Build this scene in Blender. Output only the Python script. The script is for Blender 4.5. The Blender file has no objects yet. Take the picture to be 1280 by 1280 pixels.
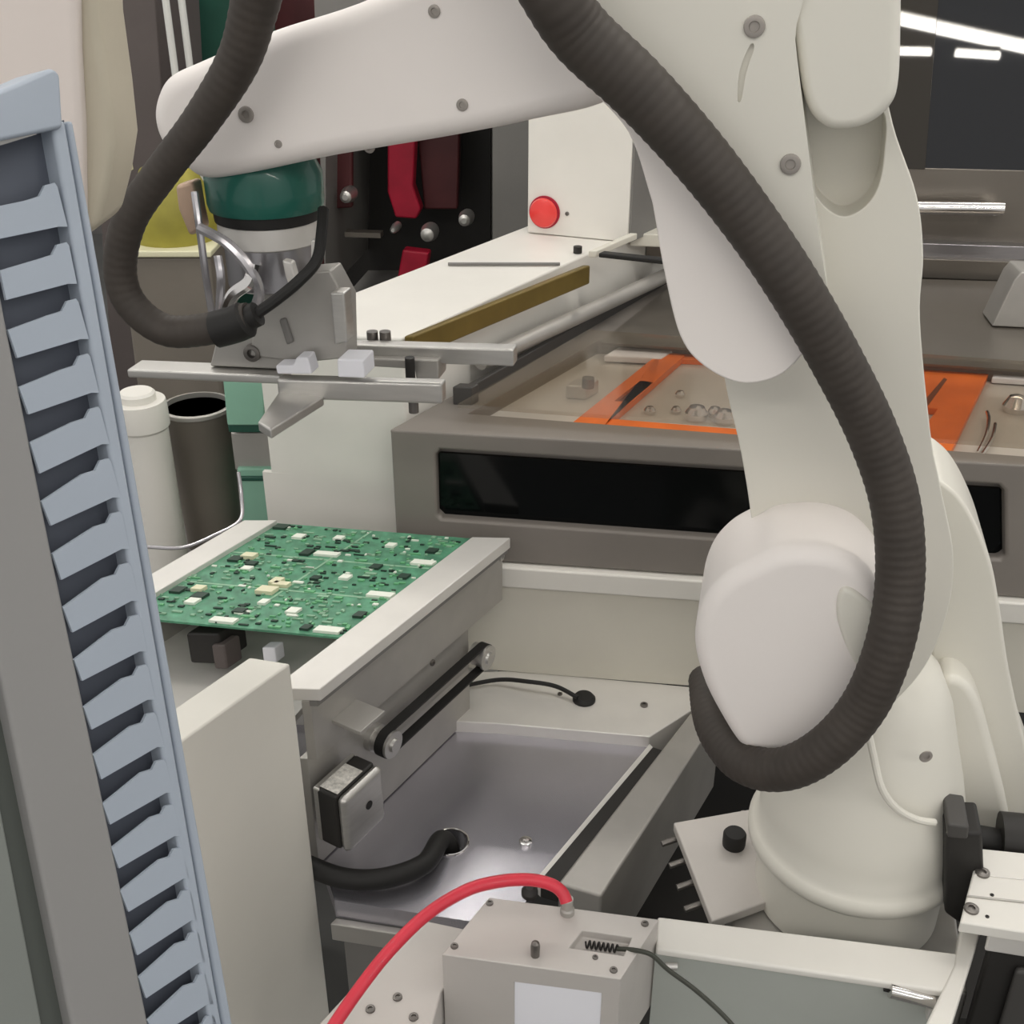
import bpy, bmesh, math, random
from mathutils import Vector as V, Matrix, Quaternion

# ------------------------------------------------------------------ camera, world, light
SC = bpy.context.scene
COL = SC.collection
FPX = 1400.0
PITCH = math.radians(28.0)
CAM = V((0, 0, 1.75))
cd = bpy.data.cameras.new('camera')
cam = bpy.data.objects.new('camera', cd)
COL.objects.link(cam)
cam.location = CAM
cam.rotation_euler = (math.pi/2 - PITCH, 0, 0)
cd.sensor_width = 36.0
cd.lens = FPX/1280*36.0
cd.clip_start = 0.02
SC.camera = cam

SC.view_settings.view_transform = 'Standard'
SC.view_settings.look = 'None'
SC.view_settings.gamma = 1
SC.view_settings.exposure = 0.0
SC.view_settings.use_curve_mapping = False

WORLD = 0.66
TUBE = 42.0
w = bpy.data.worlds.new('world'); SC.world = w; w.use_nodes = True
w.node_tree.nodes['Background'].inputs[0].default_value = (1.0, 0.985, 0.96, 1)
w.node_tree.nodes['Background'].inputs[1].default_value = WORLD

# ------------------------------------------------------------------ pixel rays -> places
RT = V((1, 0, 0)); FW = V((0, math.cos(PITCH), -math.sin(PITCH))); UPV = V((0, math.sin(PITCH), math.cos(PITCH)))
Z = V((0, 0, 1))
def ray(px, py): return FW + RT*((px-640)/FPX) - UPV*((py-640)/FPX)
def PZ(px, py, z):
    d = ray(px, py); return CAM + d*((z-CAM.z)/d.z)
def D(px, py, dep): return CAM + ray(px, py)*dep
def PP(px, py, p0, n):
    d = ray(px, py); return CAM + d*((p0-CAM).dot(n)/d.dot(n))
a1 = math.radians(32.8); U = V((math.sin(a1), math.cos(a1), 0))          # along the conveyor
a2 = math.radians(7.7);  W = V((math.cos(a2), -math.sin(a2), 0))         # along the machine front
NF = V((-math.sin(a2), -math.cos(a2), 0))                                # machine front normal, towards the viewer
FP0 = PZ(640, 840, 0.66)
def FPt(px, py, off=0.0): return PP(px, py, FP0 + NF*off, NF)
yaw = math.radians(13)
RN = V((-math.sin(yaw), -math.cos(yaw), 0)); RX = V((math.cos(yaw), -math.sin(yaw), 0))
B0 = PZ(1068, 1045, 0.79)
def RP(px, py, off=0.0): return PP(px, py, B0 + RN*off, RN)

# ------------------------------------------------------------------ materials
MATS = {}
def lin(c):
    return tuple((x/255/12.92 if x/255 <= 0.04045 else ((x/255+0.055)/1.055)**2.4) for x in c) + (1,)
def mat(name, rgb, rough=0.5, metal=0.0, var=0.0, scale=20, bump=0.0, coat=0.0, trans=0.0, emit=0, ior=1.45, spec=0.5, stretch=None, alpha=1.0):
    m = bpy.data.materials.new(name); m.use_nodes = True
    nt = m.node_tree; b = nt.nodes['Principled BSDF']
    c = lin(rgb)
    b.inputs['Base Color'].default_value = c
    b.inputs['Roughness'].default_value = rough
    b.inputs['Metallic'].default_value = metal
    b.inputs['IOR'].default_value = ior
    b.inputs['Specular IOR Level'].default_value = spec
    b.inputs['Coat Weight'].default_value = coat
    b.inputs['Transmission Weight'].default_value = trans
    b.inputs['Alpha'].default_value = alpha
    if emit:
        b.inputs['Emission Color'].default_value = c
        b.inputs['Emission Strength'].default_value = emit
    if var or bump:
        tc = nt.nodes.new('ShaderNodeTexCoord'); mp = nt.nodes.new('ShaderNodeMapping')
        if stretch: mp.inputs['Scale'].default_value = stretch
        nz = nt.nodes.new('ShaderNodeTexNoise'); nz.inputs['Scale'].default_value = scale; nz.inputs['Detail'].default_value = 5
        nt.links.new(tc.outputs['Object'], mp.inputs[0]); nt.links.new(mp.outputs[0], nz.inputs['Vector'])
        if var:
            rp = nt.nodes.new('ShaderNodeValToRGB')
            lo = tuple(max(0, x*(1-var)) for x in c[:3]) + (1,); hi = tuple(min(1, x*(1+var)) for x in c[:3]) + (1,)
            rp.color_ramp.elements[0].color = lo; rp.color_ramp.elements[1].color = hi
            rp.color_ramp.elements[0].position = .3; rp.color_ramp.elements[1].position = .7
            nt.links.new(nz.outputs['Fac'], rp.inputs[0]); nt.links.new(rp.outputs[0], b.inputs['Base Color'])
        if bump:
            bp = nt.nodes.new('ShaderNodeBump'); bp.inputs['Strength'].default_value = bump; bp.inputs['Distance'].default_value = 0.002
            nt.links.new(nz.outputs['Fac'], bp.inputs['Height']); nt.links.new(bp.outputs[0], b.inputs['Normal'])
    MATS[name] = m
    return m
mat('robot_white', (222, 219, 209), .38, var=.02, scale=6, coat=.15)
mat('robot_cover', (240, 234, 230), .45, var=.02, scale=6)
mat('white_paint', (226, 223, 216), .45, var=.03, scale=8)
mat('ivory_paint', (214, 210, 198), .45, var=.04, scale=5)
mat('cover_white', (222, 219, 210), .5, var=.04, scale=4)
mat('warm_grey', (128, 122, 116), .45, var=.06, scale=6)
mat('mid_grey', (118, 116, 113), .45, var=.05, scale=8)
mat('dark_grey', (70, 68, 66), .5, var=.08, scale=8)
mat('charcoal', (38, 36, 34), .55, var=.1, scale=10)
mat('hose_black', (62, 56, 51), .62, var=.12, scale=40)
mat('rubber_black', (28, 27, 26), .6, var=.1, scale=30)
mat('dark_glass', (30, 31, 34), .025)
mat('window_black', (7, 9, 10), .12, spec=.25)
mat('alu', (200, 198, 194), .38, .85, var=.05, scale=30, stretch=(1, 1, 8))
mat('alu_dull', (176, 173, 168), .45, .55, var=.05, scale=20)
mat('alu_bright', (220, 217, 212), .4, .3, var=.03, scale=20)
mat('steel', (165, 163, 166), .28, .9, var=.06, scale=12)
mat('pan_steel', (196, 194, 202), .27, .85, var=.05, scale=7)
mat('brown_steel', (120, 114, 106), .35, .6, var=.07, scale=6)
mat('chrome', (225, 222, 220), .12, 1.0)
mat('screw_steel', (120, 116, 112), .35, .8)
mat('slot_shade', (80, 85, 96), .6, var=.05, scale=10)
mat('cast_grey', (196, 191, 186), .45, .1, var=.03, scale=12)
mat('tray_grey', (202, 198, 192), .4, .15, var=.06, scale=9)
mat('sheet_grey', (176, 180, 174), .4, .1, var=.05, scale=6)
mat('recess_screw', (158, 152, 146), .4, .4)
mat('hood_glass', (44, 40, 34), .025)
mat('duct_grey', (160, 169, 181), .5, var=.03, scale=12)
mat('panel_grey', (140, 139, 138), .5, var=.06, scale=4)
mat('gasket_dark', (82, 86, 82), .6, var=.1, scale=6)
mat('panel_light', (124, 128, 124), .5, var=.05, scale=4)
mat('pillar_white', (224, 214, 208), .5, var=.05, scale=6)
mat('pillar_shade', (188, 180, 162), .55, var=.07, scale=10)
mat('pcb_green', (84, 142, 112), .45, var=.32, scale=55, coat=.3)
mat('pcb_trace', (140, 178, 150), .45, var=.15, scale=40)
mat('chip_black', (46, 66, 56), .45)
mat('chip_white', (236, 240, 228), .4)
mat('chip_cream', (226, 222, 190), .4)
mat('chip_green', (110, 176, 128), .4)
mat('orange', (240, 122, 48), .4, var=.12, scale=14)
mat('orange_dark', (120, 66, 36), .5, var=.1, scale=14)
mat('gold', (116, 98, 46), .4, .35, var=.25, scale=9)
mat('red_button', (226, 58, 54), .3, coat=.5)
mat('red_hose', (214, 52, 70), .38, var=.08, scale=30, coat=.2)
mat('crimson', (168, 24, 52), .5, var=.2, scale=15)
mat('maroon', (78, 34, 36), .5, var=.2, scale=8)
mat('green_dark', (38, 84, 70), .45, var=.15, scale=8)
mat('teal', (22, 92, 80), .4, var=.1, scale=12, coat=.3)
mat('mint', (140, 186, 164), .5, var=.06, scale=10)
mat('brown_grey', (92, 84, 82), .6, var=.1, scale=6)
mat('bin_brown', (120, 113, 104), .5, var=.07, scale=8)
mat('olive_yellow', (150, 142, 58), .5, var=.2, scale=12)
mat('copper', (186, 160, 140), .4, .4, var=.2, scale=20)
mat('label_print', (214, 211, 204), .6, var=.3, scale=220)
mat('paper', (238, 238, 244), .7)
mat('floor_grey', (96, 96, 94), .5, var=.12, scale=3)
mat('wall_grey', (104, 102, 100), .7, var=.06, scale=2)
mat('wire_dark', (58, 60, 52), .5)
mat('wire_silver', (196, 194, 198), .25, .7)
mat('tube_glow', (255, 250, 242), .5, emit=TUBE)
mat('lamp_housing', (214, 214, 210), .5)
def glass(name, rgb, rough, mix):
    m = bpy.data.materials.new(name); m.use_nodes = True; nt = m.node_tree
    for n in list(nt.nodes): nt.nodes.remove(n)
    o = nt.nodes.new('ShaderNodeOutputMaterial'); t = nt.nodes.new('ShaderNodeBsdfTransparent'); g = nt.nodes.new('ShaderNodeBsdfGlossy')
    t.inputs[0].default_value = lin(rgb); g.inputs['Roughness'].default_value = rough
    x = nt.nodes.new('ShaderNodeMixShader'); x.inputs[0].default_value = mix
    nt.links.new(t.outputs[0], x.inputs[1]); nt.links.new(g.outputs[0], x.inputs[2]); nt.links.new(x.outputs[0], o.inputs[0])
    MATS[name] = m
glass('clear_acrylic', (242, 238, 232), .15, .13)

# ------------------------------------------------------------------ building blocks
ORG = {}
def tag(o, label=None, cat=None, group=None, kind=None):
    if label: o['label'] = label
    if cat: o['category'] = cat
    if group: o['group'] = group
    if kind: o['kind'] = kind
    return o
def thing(name, loc, label, cat, group=None, kind=None):
    o = bpy.data.objects.new(name, None); COL.objects.link(o); o.location = loc; o.empty_display_size = .05
    ORG[o] = V(loc)
    return tag(o, label, cat, group, kind)

def ground(p, z=0.0): return V((p.x, p.y, z))
class MB:
    def __init__(s): s.v = []; s.f = []
    def add(s, vs, fs):
        k = len(s.v); s.v += [V(x) for x in vs]; s.f += [tuple(i+k for i in f) for f in fs]; return s
    def pbox(s, o, a, b, c):
        o, a, b, c = V(o), V(a), V(b), V(c)
        vs = [o, o+a, o+a+b, o+b, o+c, o+a+c, o+a+b+c, o+b+c]
        return s.add(vs, [(0, 3, 2, 1), (4, 5, 6, 7), (0, 1, 5, 4), (1, 2, 6, 5), (2, 3, 7, 6), (3, 0, 4, 7)])
    def cbox(s, c, sx, sy, sz, ax=None, ay=None, az=None):
        ax = ax or V((1, 0, 0)); ay = ay or V((0, 1, 0)); az = az or Z
        return s.pbox(V(c)-ax*sx/2-ay*sy/2-az*sz/2, ax*sx, ay*sy, az*sz)
    def prism(s, pts, vec):
        pts = [V(p) for p in pts]; n = len(pts); vec = V(vec)
        return s.add(pts+[p+vec for p in pts], [tuple(range(n)), tuple(range(2*n-1, n-1, -1))] + [(i, i+n, (i+1) % n+n, (i+1) % n) for i in range(n)])
    def cyl(s, p0, p1, r0, r1=None, seg=24, caps=True):
        p0, p1 = V(p0), V(p1); r1 = r0 if r1 is None else r1
        d = (p1-p0).normalized(); a = d.orthogonal().normalized(); b = d.cross(a)
        cs = [(math.cos(2*math.pi*i/seg), math.sin(2*math.pi*i/seg)) for i in range(seg)]
        vs = [p0+(a*x+b*y)*r0 for x, y in cs]+[p1+(a*x+b*y)*r1 for x, y in cs]
        fs = [(i, (i+1) % seg, (i+1) % seg+seg, i+seg) for i in range(seg)]
        if caps: fs += [tuple(range(seg-1, -1, -1)), tuple(range(seg, 2*seg))]
        return s.add(vs, fs)
    def lathe(s, c, prof, seg=48, axis=Z):
        axis = V(axis).normalized(); a = axis.orthogonal().normalized(); b = axis.cross(a); c = V(c)
        vs = []; fs = []
        for r, h in prof:
            for i in range(seg):
                t = 2*math.pi*i/seg; vs.append(c+axis*h+(a*math.cos(t)+b*math.sin(t))*r)
        for k in range(len(prof)-1):
            for i in range(seg):
                j = (i+1) % seg; fs.append((k*seg+i, k*seg+j, (k+1)*seg+j, (k+1)*seg+i))
        fs.append(tuple(range(seg-1, -1, -1))); fs.append(tuple(range((len(prof)-1)*seg, len(prof)*seg)))
        return s.add(vs, fs)
    def tube(s, path, r, seg=14, rf=None):
        path = [V(p) for p in path]; n = len(path); vs = []; fs = []
        t0 = (path[1]-path[0]).normalized(); a = t0.orthogonal().normalized()
        for i, p in enumerate(path):
            t = (path[min(i+1, n-1)]-path[max(i-1, 0)]).normalized()
            a = (a-t*a.dot(t)).normalized(); b = t.cross(a); rr = rf(i, n) if rf else r
            for k in range(seg):
                q = 2*math.pi*k/seg; vs.append(p+(a*math.cos(q)+b*math.sin(q))*rr)
        for i in range(n-1):
            for k in range(seg):
                j = (k+1) % seg; fs.append((i*seg+k, i*seg+j, (i+1)*seg+j, (i+1)*seg+k))
        fs.append(tuple(range(seg-1, -1, -1))); fs.append(tuple(range((n-1)*seg, n*seg)))
        return s.add(vs, fs)
    def mesh(s, name, org):
        me = bpy.data.meshes.new(name); me.from_pydata([v-org for v in s.v], [], s.f)
        bm = bmesh.new(); bm.from_mesh(me); bmesh.ops.recalc_face_normals(bm, faces=bm.faces); bm.to_mesh(me); bm.free()
        return me
    def build(s, name, m, parent=None, bevel=0, seg=3, smooth=True, angle=35, cut=None, label=None, cat=None, group=None, kind=None, blim=30):
        if parent is not None: org = ORG[parent]
        else:
            xs = [v.x for v in s.v]; ys = [v.y for v in s.v]; zs = [v.z for v in s.v]
            org = V(((min(xs)+max(xs))/2, (min(ys)+max(ys))/2, min(zs)))
        me = s.mesh(name, org)
        o = bpy.data.objects.new(name, me); COL.objects.link(o); me.materials.append(MATS[m])
        ORG[o] = org
        if cut:
            for c in cut:
                cm = c.mesh('cut', org); co = bpy.data.objects.new('cut', cm); COL.objects.link(co)
                md = o.modifiers.new('b', 'BOOLEAN'); md.operation = 'DIFFERENCE'; md.object = co; md.solver = 'EXACT'
                bpy.context.view_layer.update()
                ev = o.evaluated_get(bpy.context.evaluated_depsgraph_get()); nm = bpy.data.meshes.new_from_object(ev)
                o.modifiers.clear(); o.data = nm; bpy.data.objects.remove(co); bpy.data.meshes.remove(cm)
            me = o.data
        if parent is not None: o.parent = parent
        else: o.location = org
        if smooth:
            for p in me.polygons: p.use_smooth = True
            if not bevel: me.set_sharp_from_angle(angle=math.radians(angle))
        if bevel:
            md = o.modifiers.new('bevel', 'BEVEL'); md.width = bevel; md.segments = seg; md.limit_method = 'ANGLE'; md.angle_limit = math.radians(blim)
            md.harden_normals = False
            wn = o.modifiers.new('wn', 'WEIGHTED_NORMAL'); wn.keep_sharp = True; wn.weight = 80
        return tag(o, label, cat, group, kind)

def sub(mb, name, m, part, **k): return mb.build(name, m, part, **k)
def cr(pts, n=8, closed=False):
    """Catmull-Rom through points (tuples of any size)"""
    pts = [V(p) for p in pts]; out = []; m = len(pts)
    rng = range(m) if closed else range(m-1)
    for i in rng:
        if closed: p0, p1, p2, p3 = pts[i-1], pts[i], pts[(i+1) % m], pts[(i+2) % m]
        else: p0, p1, p2, p3 = pts[max(i-1, 0)], pts[i], pts[i+1], pts[min(i+2, m-1)]
        for k in range(n):
            t = k/n
            out.append(0.5*((2*p1)+(p2-p0)*t+(2*p0-5*p1+4*p2-p3)*t*t+(3*p1-p0-3*p2+p3)*t**3))
    if not closed: out.append(pts[-1])
    return out
def resample(path, step):
    L = [0]
    for a, b in zip(path, path[1:]): L.append(L[-1]+(b-a).length)
    n = max(2, int(L[-1]/step)); out = []; j = 0
    for i in range(n+1):
        s = L[-1]*i/n
        while j < len(L)-2 and L[j+1] < s: j += 1
        f = (s-L[j])/max(1e-9, L[j+1]-L[j]); out.append(path[j].lerp(path[j+1], min(1, max(0, f))))
    return out

# screws: shared mesh with a hex socket
def screw_mesh(name, r, h):
    b = MB(); seg = 20
    b.lathe((0, 0, 0), [(r*.98, 0), (r, h*.3), (r*.96, h*.9), (r*.85, h), (r*.5, h), (r*.45, h*.35), (r*.05, h*.35)], seg)
    me = b.mesh(name, V((0, 0, 0)))
    for p in me.polygons: p.use_smooth = True
    me.set_sharp_from_angle(angle=math.radians(35)); return me
SCREWS = {}
def screw(p, n, r, parent, m='screw_steel', name='screw', h=None):
    h = h or r*.6
    key = (round(r, 5), round(h, 5), m)
    if key not in SCREWS:
        me = screw_mesh('screw', r, h); me.materials.append(MATS[m]); SCREWS[key] = me
    o = bpy.data.objects.new(name, SCREWS[key]); COL.objects.link(o); o.parent = parent
    o.location = V(p)-ORG[parent]; o.rotation_euler = V(n).to_track_quat('Z', 'Y').to_euler()
    return o

# ================================================================== the hall: floor, wall
MB().cbox((0, 4, -.05), 14, 14, .1).build('floor', 'floor_grey', label='grey factory floor', cat='floor', kind='structure')
MB().cbox((0, 7.05, 1.6), 14, .1, 3.4).build('wall_back', 'wall_grey', label='grey wall at the far end of the hall', cat='wall', kind='structure')

# ceiling lamps (glowing tubes; some mirror in the dark oven hood)
def lamp(p0, p1, r, label):
    p0, p1 = V(p0), V(p1); mid = (p0+p1)/2
    t = thing('tube_lamp', mid, label, 'lamp', 'strip lamps added for the hood streak' if r < .015 else 'tube lamps under the roof')
    d = (p1-p0).normalized(); s = d.cross(Z).normalized()
    MB().cbox(mid+Z*(r*1.6), (p1-p0).length, r*2.2, r*1.4, d, s, Z).build('housing', 'lamp_housing', t)
    MB().cyl(p0, p1, r, seg=16).build('tube', 'tube_glow', t)
LD = V((.923, -.385, 0))
for x, y in [(-1.9, -1.3), (.3, -1.5), (2.2, -2.2), (-1.3, 1.8), (1.2, .76), (-1.0, 3.6), (1.6, 3.0)]:  # lamps behind the camera are added to light the front faces
    c = V((x, y, 3.1)); lamp(c-LD*1.0, c+LD*1.0, .021, 'long white tube lamp hanging under the roof of the hall, row behind the camera added')
for p, q in [((.35, 1.33, 2.6), (1.02, 1.232, 2.6)), ((1.10, 1.222, 2.6), (1.24, 1.192, 2.6))]:  # strips added so the hood mirrors a second streak
    lamp(p, q, .012, 'short thin strip lamp added to mirror as a streak in the dark hood')
# ================================================================== machine bed with pan
ZD, ZPAN = .66, .64
bed = thing('machine_bed', PZ(700, 1000, .3), 'pale machine bed with sunken steel pan beside the white robot', 'machine bed')
q = [PZ(350, 850, ZD), PZ(640, 838, ZD), PZ(905, 862, ZD), PZ(812, 921, ZD), PZ(620, 904, ZD), PZ(345, 892, ZD)]
MB().prism(q, -Z*.05).build('deck', 'alu_bright', bed, .002)
pan = [PZ(345, 892, ZPAN), PZ(620, 904, ZPAN), PZ(815, 921, ZPAN), PZ(812, 935, ZPAN), PZ(672, 1098, ZPAN), PZ(640, 1160, ZPAN), PZ(418, 1125, ZPAN)]
hole_c = PZ(563, 1053, ZPAN)
MB().prism(pan, -Z*.03).build('pan', 'pan_steel', bed, cut=[MB().cyl(hole_c-Z*.1, hole_c+Z*.1, .0235, seg=32)])
MB().tube([hole_c+V((math.cos(t*math.pi/20)*.0245, math.sin(t*math.pi/20)*.0245, .001)) for t in range(41)], .0018, 8).build('hole_rim', 'chrome', bed)
# front skirt under the pan
f0, f1 = PZ(418, 1126, ZPAN), PZ(640, 1160, ZPAN)
MB().pbox(f0-Z*.03, f1-f0, -U*.012, -Z*.03).build('front_lip', 'alu_dull', bed, .002)
MB().pbox(f0-Z*.06+U*.01, f1-f0, U*.01, -Z*.4).build('front_skirt', 'mid_grey', bed)
# side beam right of the pan
s0, s1 = PZ(885, 862, .67), PZ(697, 1104, .67)
s2, s3 = PZ(752, 1120, .67), PZ(903, 885, .67)
MB().prism([s0, s1, s2, s3], -Z*.16).build('side_beam', 'alu_dull', bed, .004)
MB().prism([PZ(812, 930, .665), PZ(672, 1096, .665), PZ(676, 1100, .665), PZ(816, 934, .665)], -Z*.03).build('pan_lip', 'alu_bright', bed)
MB().prism([PZ(816, 934, .668), PZ(676, 1100, .668), PZ(697, 1106, .668), PZ(828, 938, .668)], -Z*.03).build('seal_strip', 'charcoal', bed)
# back wall and flange
wl, wr = FPt(560, 700), FPt(1400, 775)
def onfp(px, z, off=0):
    p = FPt(px, 700, off); q_ = FPt(px, 800, off); t = (z-p.z)/(q_.z-p.z); return p.lerp(q_, t)
a, b_ = onfp(470, ZD), onfp(1420, ZD)
MB().pbox(a, b_-a, -NF*.02, Z*.185).build('back_wall', 'ivory_paint', bed, .002)
a2_, b2_ = onfp(470, .828, .012), onfp(1420, .828, .012)
MB().pbox(a2_, b2_-a2_, -NF*.03, Z*.037).build('flange', 'white_paint', bed, .004)
for px, py, z, r in [(805, 882, ZD, .006), (657, 1054, ZPAN, .009), (700, 868, ZD, .004)]:
    screw(PZ(px, py, z), Z, r, bed, 'chrome' if z == ZPAN else 'screw_steel', 'bolt')
# cable with grommet on the deck
gl = thing('deck_cable', PZ(730, 875, ZD), 'thin dark cable ending in a black rubber grommet on the pale deck', 'cable')
MB().lathe(PZ(730, 875, ZD), [(.018, 0), (.018, .004), (.014, .009), (.008, .010)], 28).build('grommet', 'rubber_black', gl)
MB().tube(cr([PZ(560, 862, ZD+.01), PZ(620, 850, ZD+.012), PZ(660, 852, ZD+.02), PZ(695, 858, ZD+.018), PZ(722, 872, ZD+.012)], 8), .0035, 8).build('cable', 'rubber_black', gl)
# thick black cable through the hole in the pan
pts = [(hole_c.x, hole_c.y, ZPAN-.10), (hole_c.x, hole_c.y, ZPAN-.02)]
path = cr([V(pts[0]), V(pts[1]), hole_c+Z*.012+V((-.012, -.008, 0)), PZ(530, 1080, ZPAN+.02), PZ(480, 1098, ZPAN+.02), PZ(430, 1098, ZPAN+.02), PZ(385, 1082, ZPAN+.02)], 8)
MB().tube(path, .0135, 14).build('motor_cable', 'rubber_black', label='thick black cable dropping into the round hole of the steel pan', cat='cable')

# pit between beam and robot, bottom coloured dark so it reads as shade
MB().prism([PZ(660, 1000, .30), PZ(900, 800, .30), PZ(1350, 800, .30), PZ(1300, 1280, .30), PZ(760, 1240, .30)], -Z*.02).build('base_pan', 'charcoal', bed)

# ================================================================== conveyor with circuit board
ZC = .93
conv = thing('board_conveyor', PZ(420, 1000, ZPAN), 'aluminium rail conveyor carrying the green circuit board', 'conveyor')
def along(p, q_, s): return p+(q_-p)*s
rin0, rin1 = PZ(340, 860, ZC), PZ(590, 671, ZC)
rout0, rout1 = PZ(372, 880, ZC), PZ(638, 672, ZC)
rdir = (rin1-rin0).normalized()
rout0 = rin0 + (rout1-rin1)                     # parallel edges
MB().prism([rin0, rin1, rout1, rout0], -Z*.018).build('rail', 'alu_bright', conv, .0015)
lin0, lin1 = PZ(150, 767, ZC), PZ(346, 650, ZC)
lout1 = PZ(305, 650, ZC); lout0 = lin0+(lout1-lin1)
MB().prism([lin0, lin1, lout1, lout0], -Z*.018).build('rail', 'alu_bright', conv, .0015)
crs = (rout1-rin1).normalized(); cw = (rout1-rin1).length
# side plates under the right rail
sp0, sp1 = rout0-crs*.012, rout1-crs*.012
MB().pbox(sp0-Z*.018, sp1-sp0, -crs*.012, -Z*.092).build('side_plate', 'alu_dull', conv, .001)
lp1 = sp0+(sp1-sp0)*.83
MB().pbox(sp0-Z*.108-crs*.012, lp1-sp0, -crs*.012, -Z*.180).build('lower_plate', 'alu_dull', conv, .001)
MB().pbox(lout0-Z*.018+crs*.012, lout1-lout0, crs*.012, -Z*.91).build('side_plate', 'alu_dull', conv, .001)
# edge strip below rail
MB().pbox(rout0-Z*.018-crs*.004, rout1-rout0, -crs*.01, -Z*.008).build('guide_strip', 'mid_grey', conv)
# belt drive on the outer face: pulleys on a plane parallel to side plate
pn = rdir.cross(Z).normalized()
if pn.dot(crs) < 0: pn = -pn
SPP = rout0-crs*.012
def SPt(px, py, off=0.0): return PP(px, py, SPP+pn*off, pn)
pa, pb = SPt(484, 928, .014), SPt(603, 820, .014)
pdir = (pb-pa).normalized(); pup = pn.cross(pdir).normalized()
if pup.z < 0: pup = -pup
rr_ = .0205
loop_o = []; loop_i = []
for c, a0, sgn in ((pa, math.pi/2, 1), (pb, -math.pi/2, 1)):
    for k in range(13):
        t = a0+math.pi*k/12
        loop_o.append(c+(pdir*math.cos(t)+pup*math.sin(t))*rr_); loop_i.append(c+(pdir*math.cos(t)+pup*math.sin(t))*(rr_-.003))
bl = MB(); n = len(loop_o); wv = pn*.014
bl.add([p-wv*.5 for p in loop_o]+[p-wv*.5 for p in loop_i]+[p+wv*.5 for p in loop_o]+[p+wv*.5 for p in loop_i],
       [f for i in range(n) for j in [(i+1) % n] for f in ((i, j, 2*n+j, 2*n+i), (n+i, 3*n+i, 3*n+j, n+j), (i, n+i, n+j, j), (2*n+i, 2*n+j, 3*n+j, 3*n+i))])
bl.build('drive_belt', 'rubber_black', conv)
for c in (pa, pb):
    p = MB().lathe(c, [(.004, -.016), (.0172, -.0165), (.0172, .007), (.0195, .007), (.0195, .011), (.010, .011), (.009, .015), (.004, .015)], 28, pn).build('pulley', 'alu', conv)
MB().cyl(pa-pn*.03, pa-pn*.016, .02, seg=24).build('bearing', 'alu', conv)
MB().pbox(along(pa, pb, .12)-pn*.012-pup*.008, (pb-pa)*.76, pn*.006, pup*.016).build('tension_bar', 'alu_dull', conv, .001)
for px, py, r in [(540, 828, .005), (608, 706, .006), (626, 696, .006), (545, 880, .004)]:
    screw(SPt(px, py, 0), pn, r, conv, 'screw_steel' if px == 540 else 'alu')
# bearing block far end
# motor on bracket
MB().pbox(SPt(415, 900)-pn*.01, rdir*.05, pn*.055, -Z*.006).build('motor_bracket', 'alu_dull', conv, .001)
mot = thing('stepper_motor', SPt(440, 1060), 'square stepper motor with paper label bolted under the conveyor rail', 'motor')
mf = SPt(408, 1000, .06)
mdn = -Z
md0 = SPt(393, 985, .004)
MB().pbox(md0, rdir*.078, pn*.034, -Z*.088).build('body', 'charcoal', mot, .004)
ecap = MB().pbox(md0+pn*.034, rdir*.078, pn*.014, -Z*.088).build('end_cap', 'alu', mot, .012, 2)
MB().pbox(md0-pn*.004, rdir*.078, pn*.012, -Z*.088).build('face_plate', 'alu', mot, .003)
MB().pbox(md0+Z*.0008+rdir*.006+pn*.004, rdir*.05, pn*.028, -Z*.0008).build('label_sheet', 'label_print', mot)
sub(MB().cyl(md0+pn*.047+rdir*.045-Z*.04, md0+pn*.049+rdir*.045-Z*.04, .006), 'shaft_hole', 'rubber_black', ecap)
# deck between rails below the board, with sensor and block
ub0 = PZ(150, 800, .80); 
MB().prism([PZ(150, 840, .83), PZ(300, 720, .83), PZ(520, 720, .83), PZ(360, 905, .83), PZ(200, 905, .83)], -Z*.01).build('under_deck', 'alu_bright', conv)
MB().cbox(PZ(272, 800, .875), .045, .05, .05, crs, rdir, Z).build('sensor', 'charcoal', conv, .004)
MB().cbox(PZ(284, 815, .865), .018, .03, .04, crs, rdir, Z).build('sensor_bracket', 'brown_grey', conv, .003)
MB().cbox(PZ(342, 815, .86), .018, .018, .025, crs, rdir, Z).build('stop_block', 'paper', conv, .002)

# board
ZB = .922
NLp, NRp, FRp, FLp = PZ(150, 770, ZB), PZ(428, 797, ZB), PZ(588, 673, ZB), PZ(347, 654, ZB)
pcb = thing('circuit_board', (NLp+FRp)/2, 'green panelised circuit board lying between the conveyor rails', 'circuit board')
TB = .0016
MB().prism([p for p in (NLp, NRp, FRp, FLp)], -Z*TB*2).build('board', 'pcb_green', pcb)
bu = (FRp-NRp); bv = (NRp-NLp)
def BD(s, t, z=0): return NLp+(FLp-NLp)*t+((NRp-NLp).lerp(FRp-FLp, t))*s+Z*z
grv = MB()
for t in (.345, .66):
    grv.prism([BD(.01, t-.006, .0001), BD(.99, t-.006, .0001), BD(.99, t+.006, .0001), BD(.01, t+.006, .0001)], Z*.0004)
for s in (.5,):
    grv.prism([BD(s-.006, .01, .0002), BD(s+.006, .01, .0002), BD(s+.006, .99, .0002), BD(s-.006, .99, .0002)], Z*.0004)
grv.build('score_lines', 'pcb_trace', pcb)
evd = bu.normalized(); exd = bv.normalized()
def comp(px, py, wpx, hpx, m, name, h=.004):
    c = PZ(px, py, ZB); dep = (c-CAM).dot(FW)
    wm = wpx/FPX*dep; hm = hpx/FPX*dep/.55
    MB().cbox(c+Z*h/2, wm, hm, h, exd, evd, Z).build(name, m, pcb)
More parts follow.
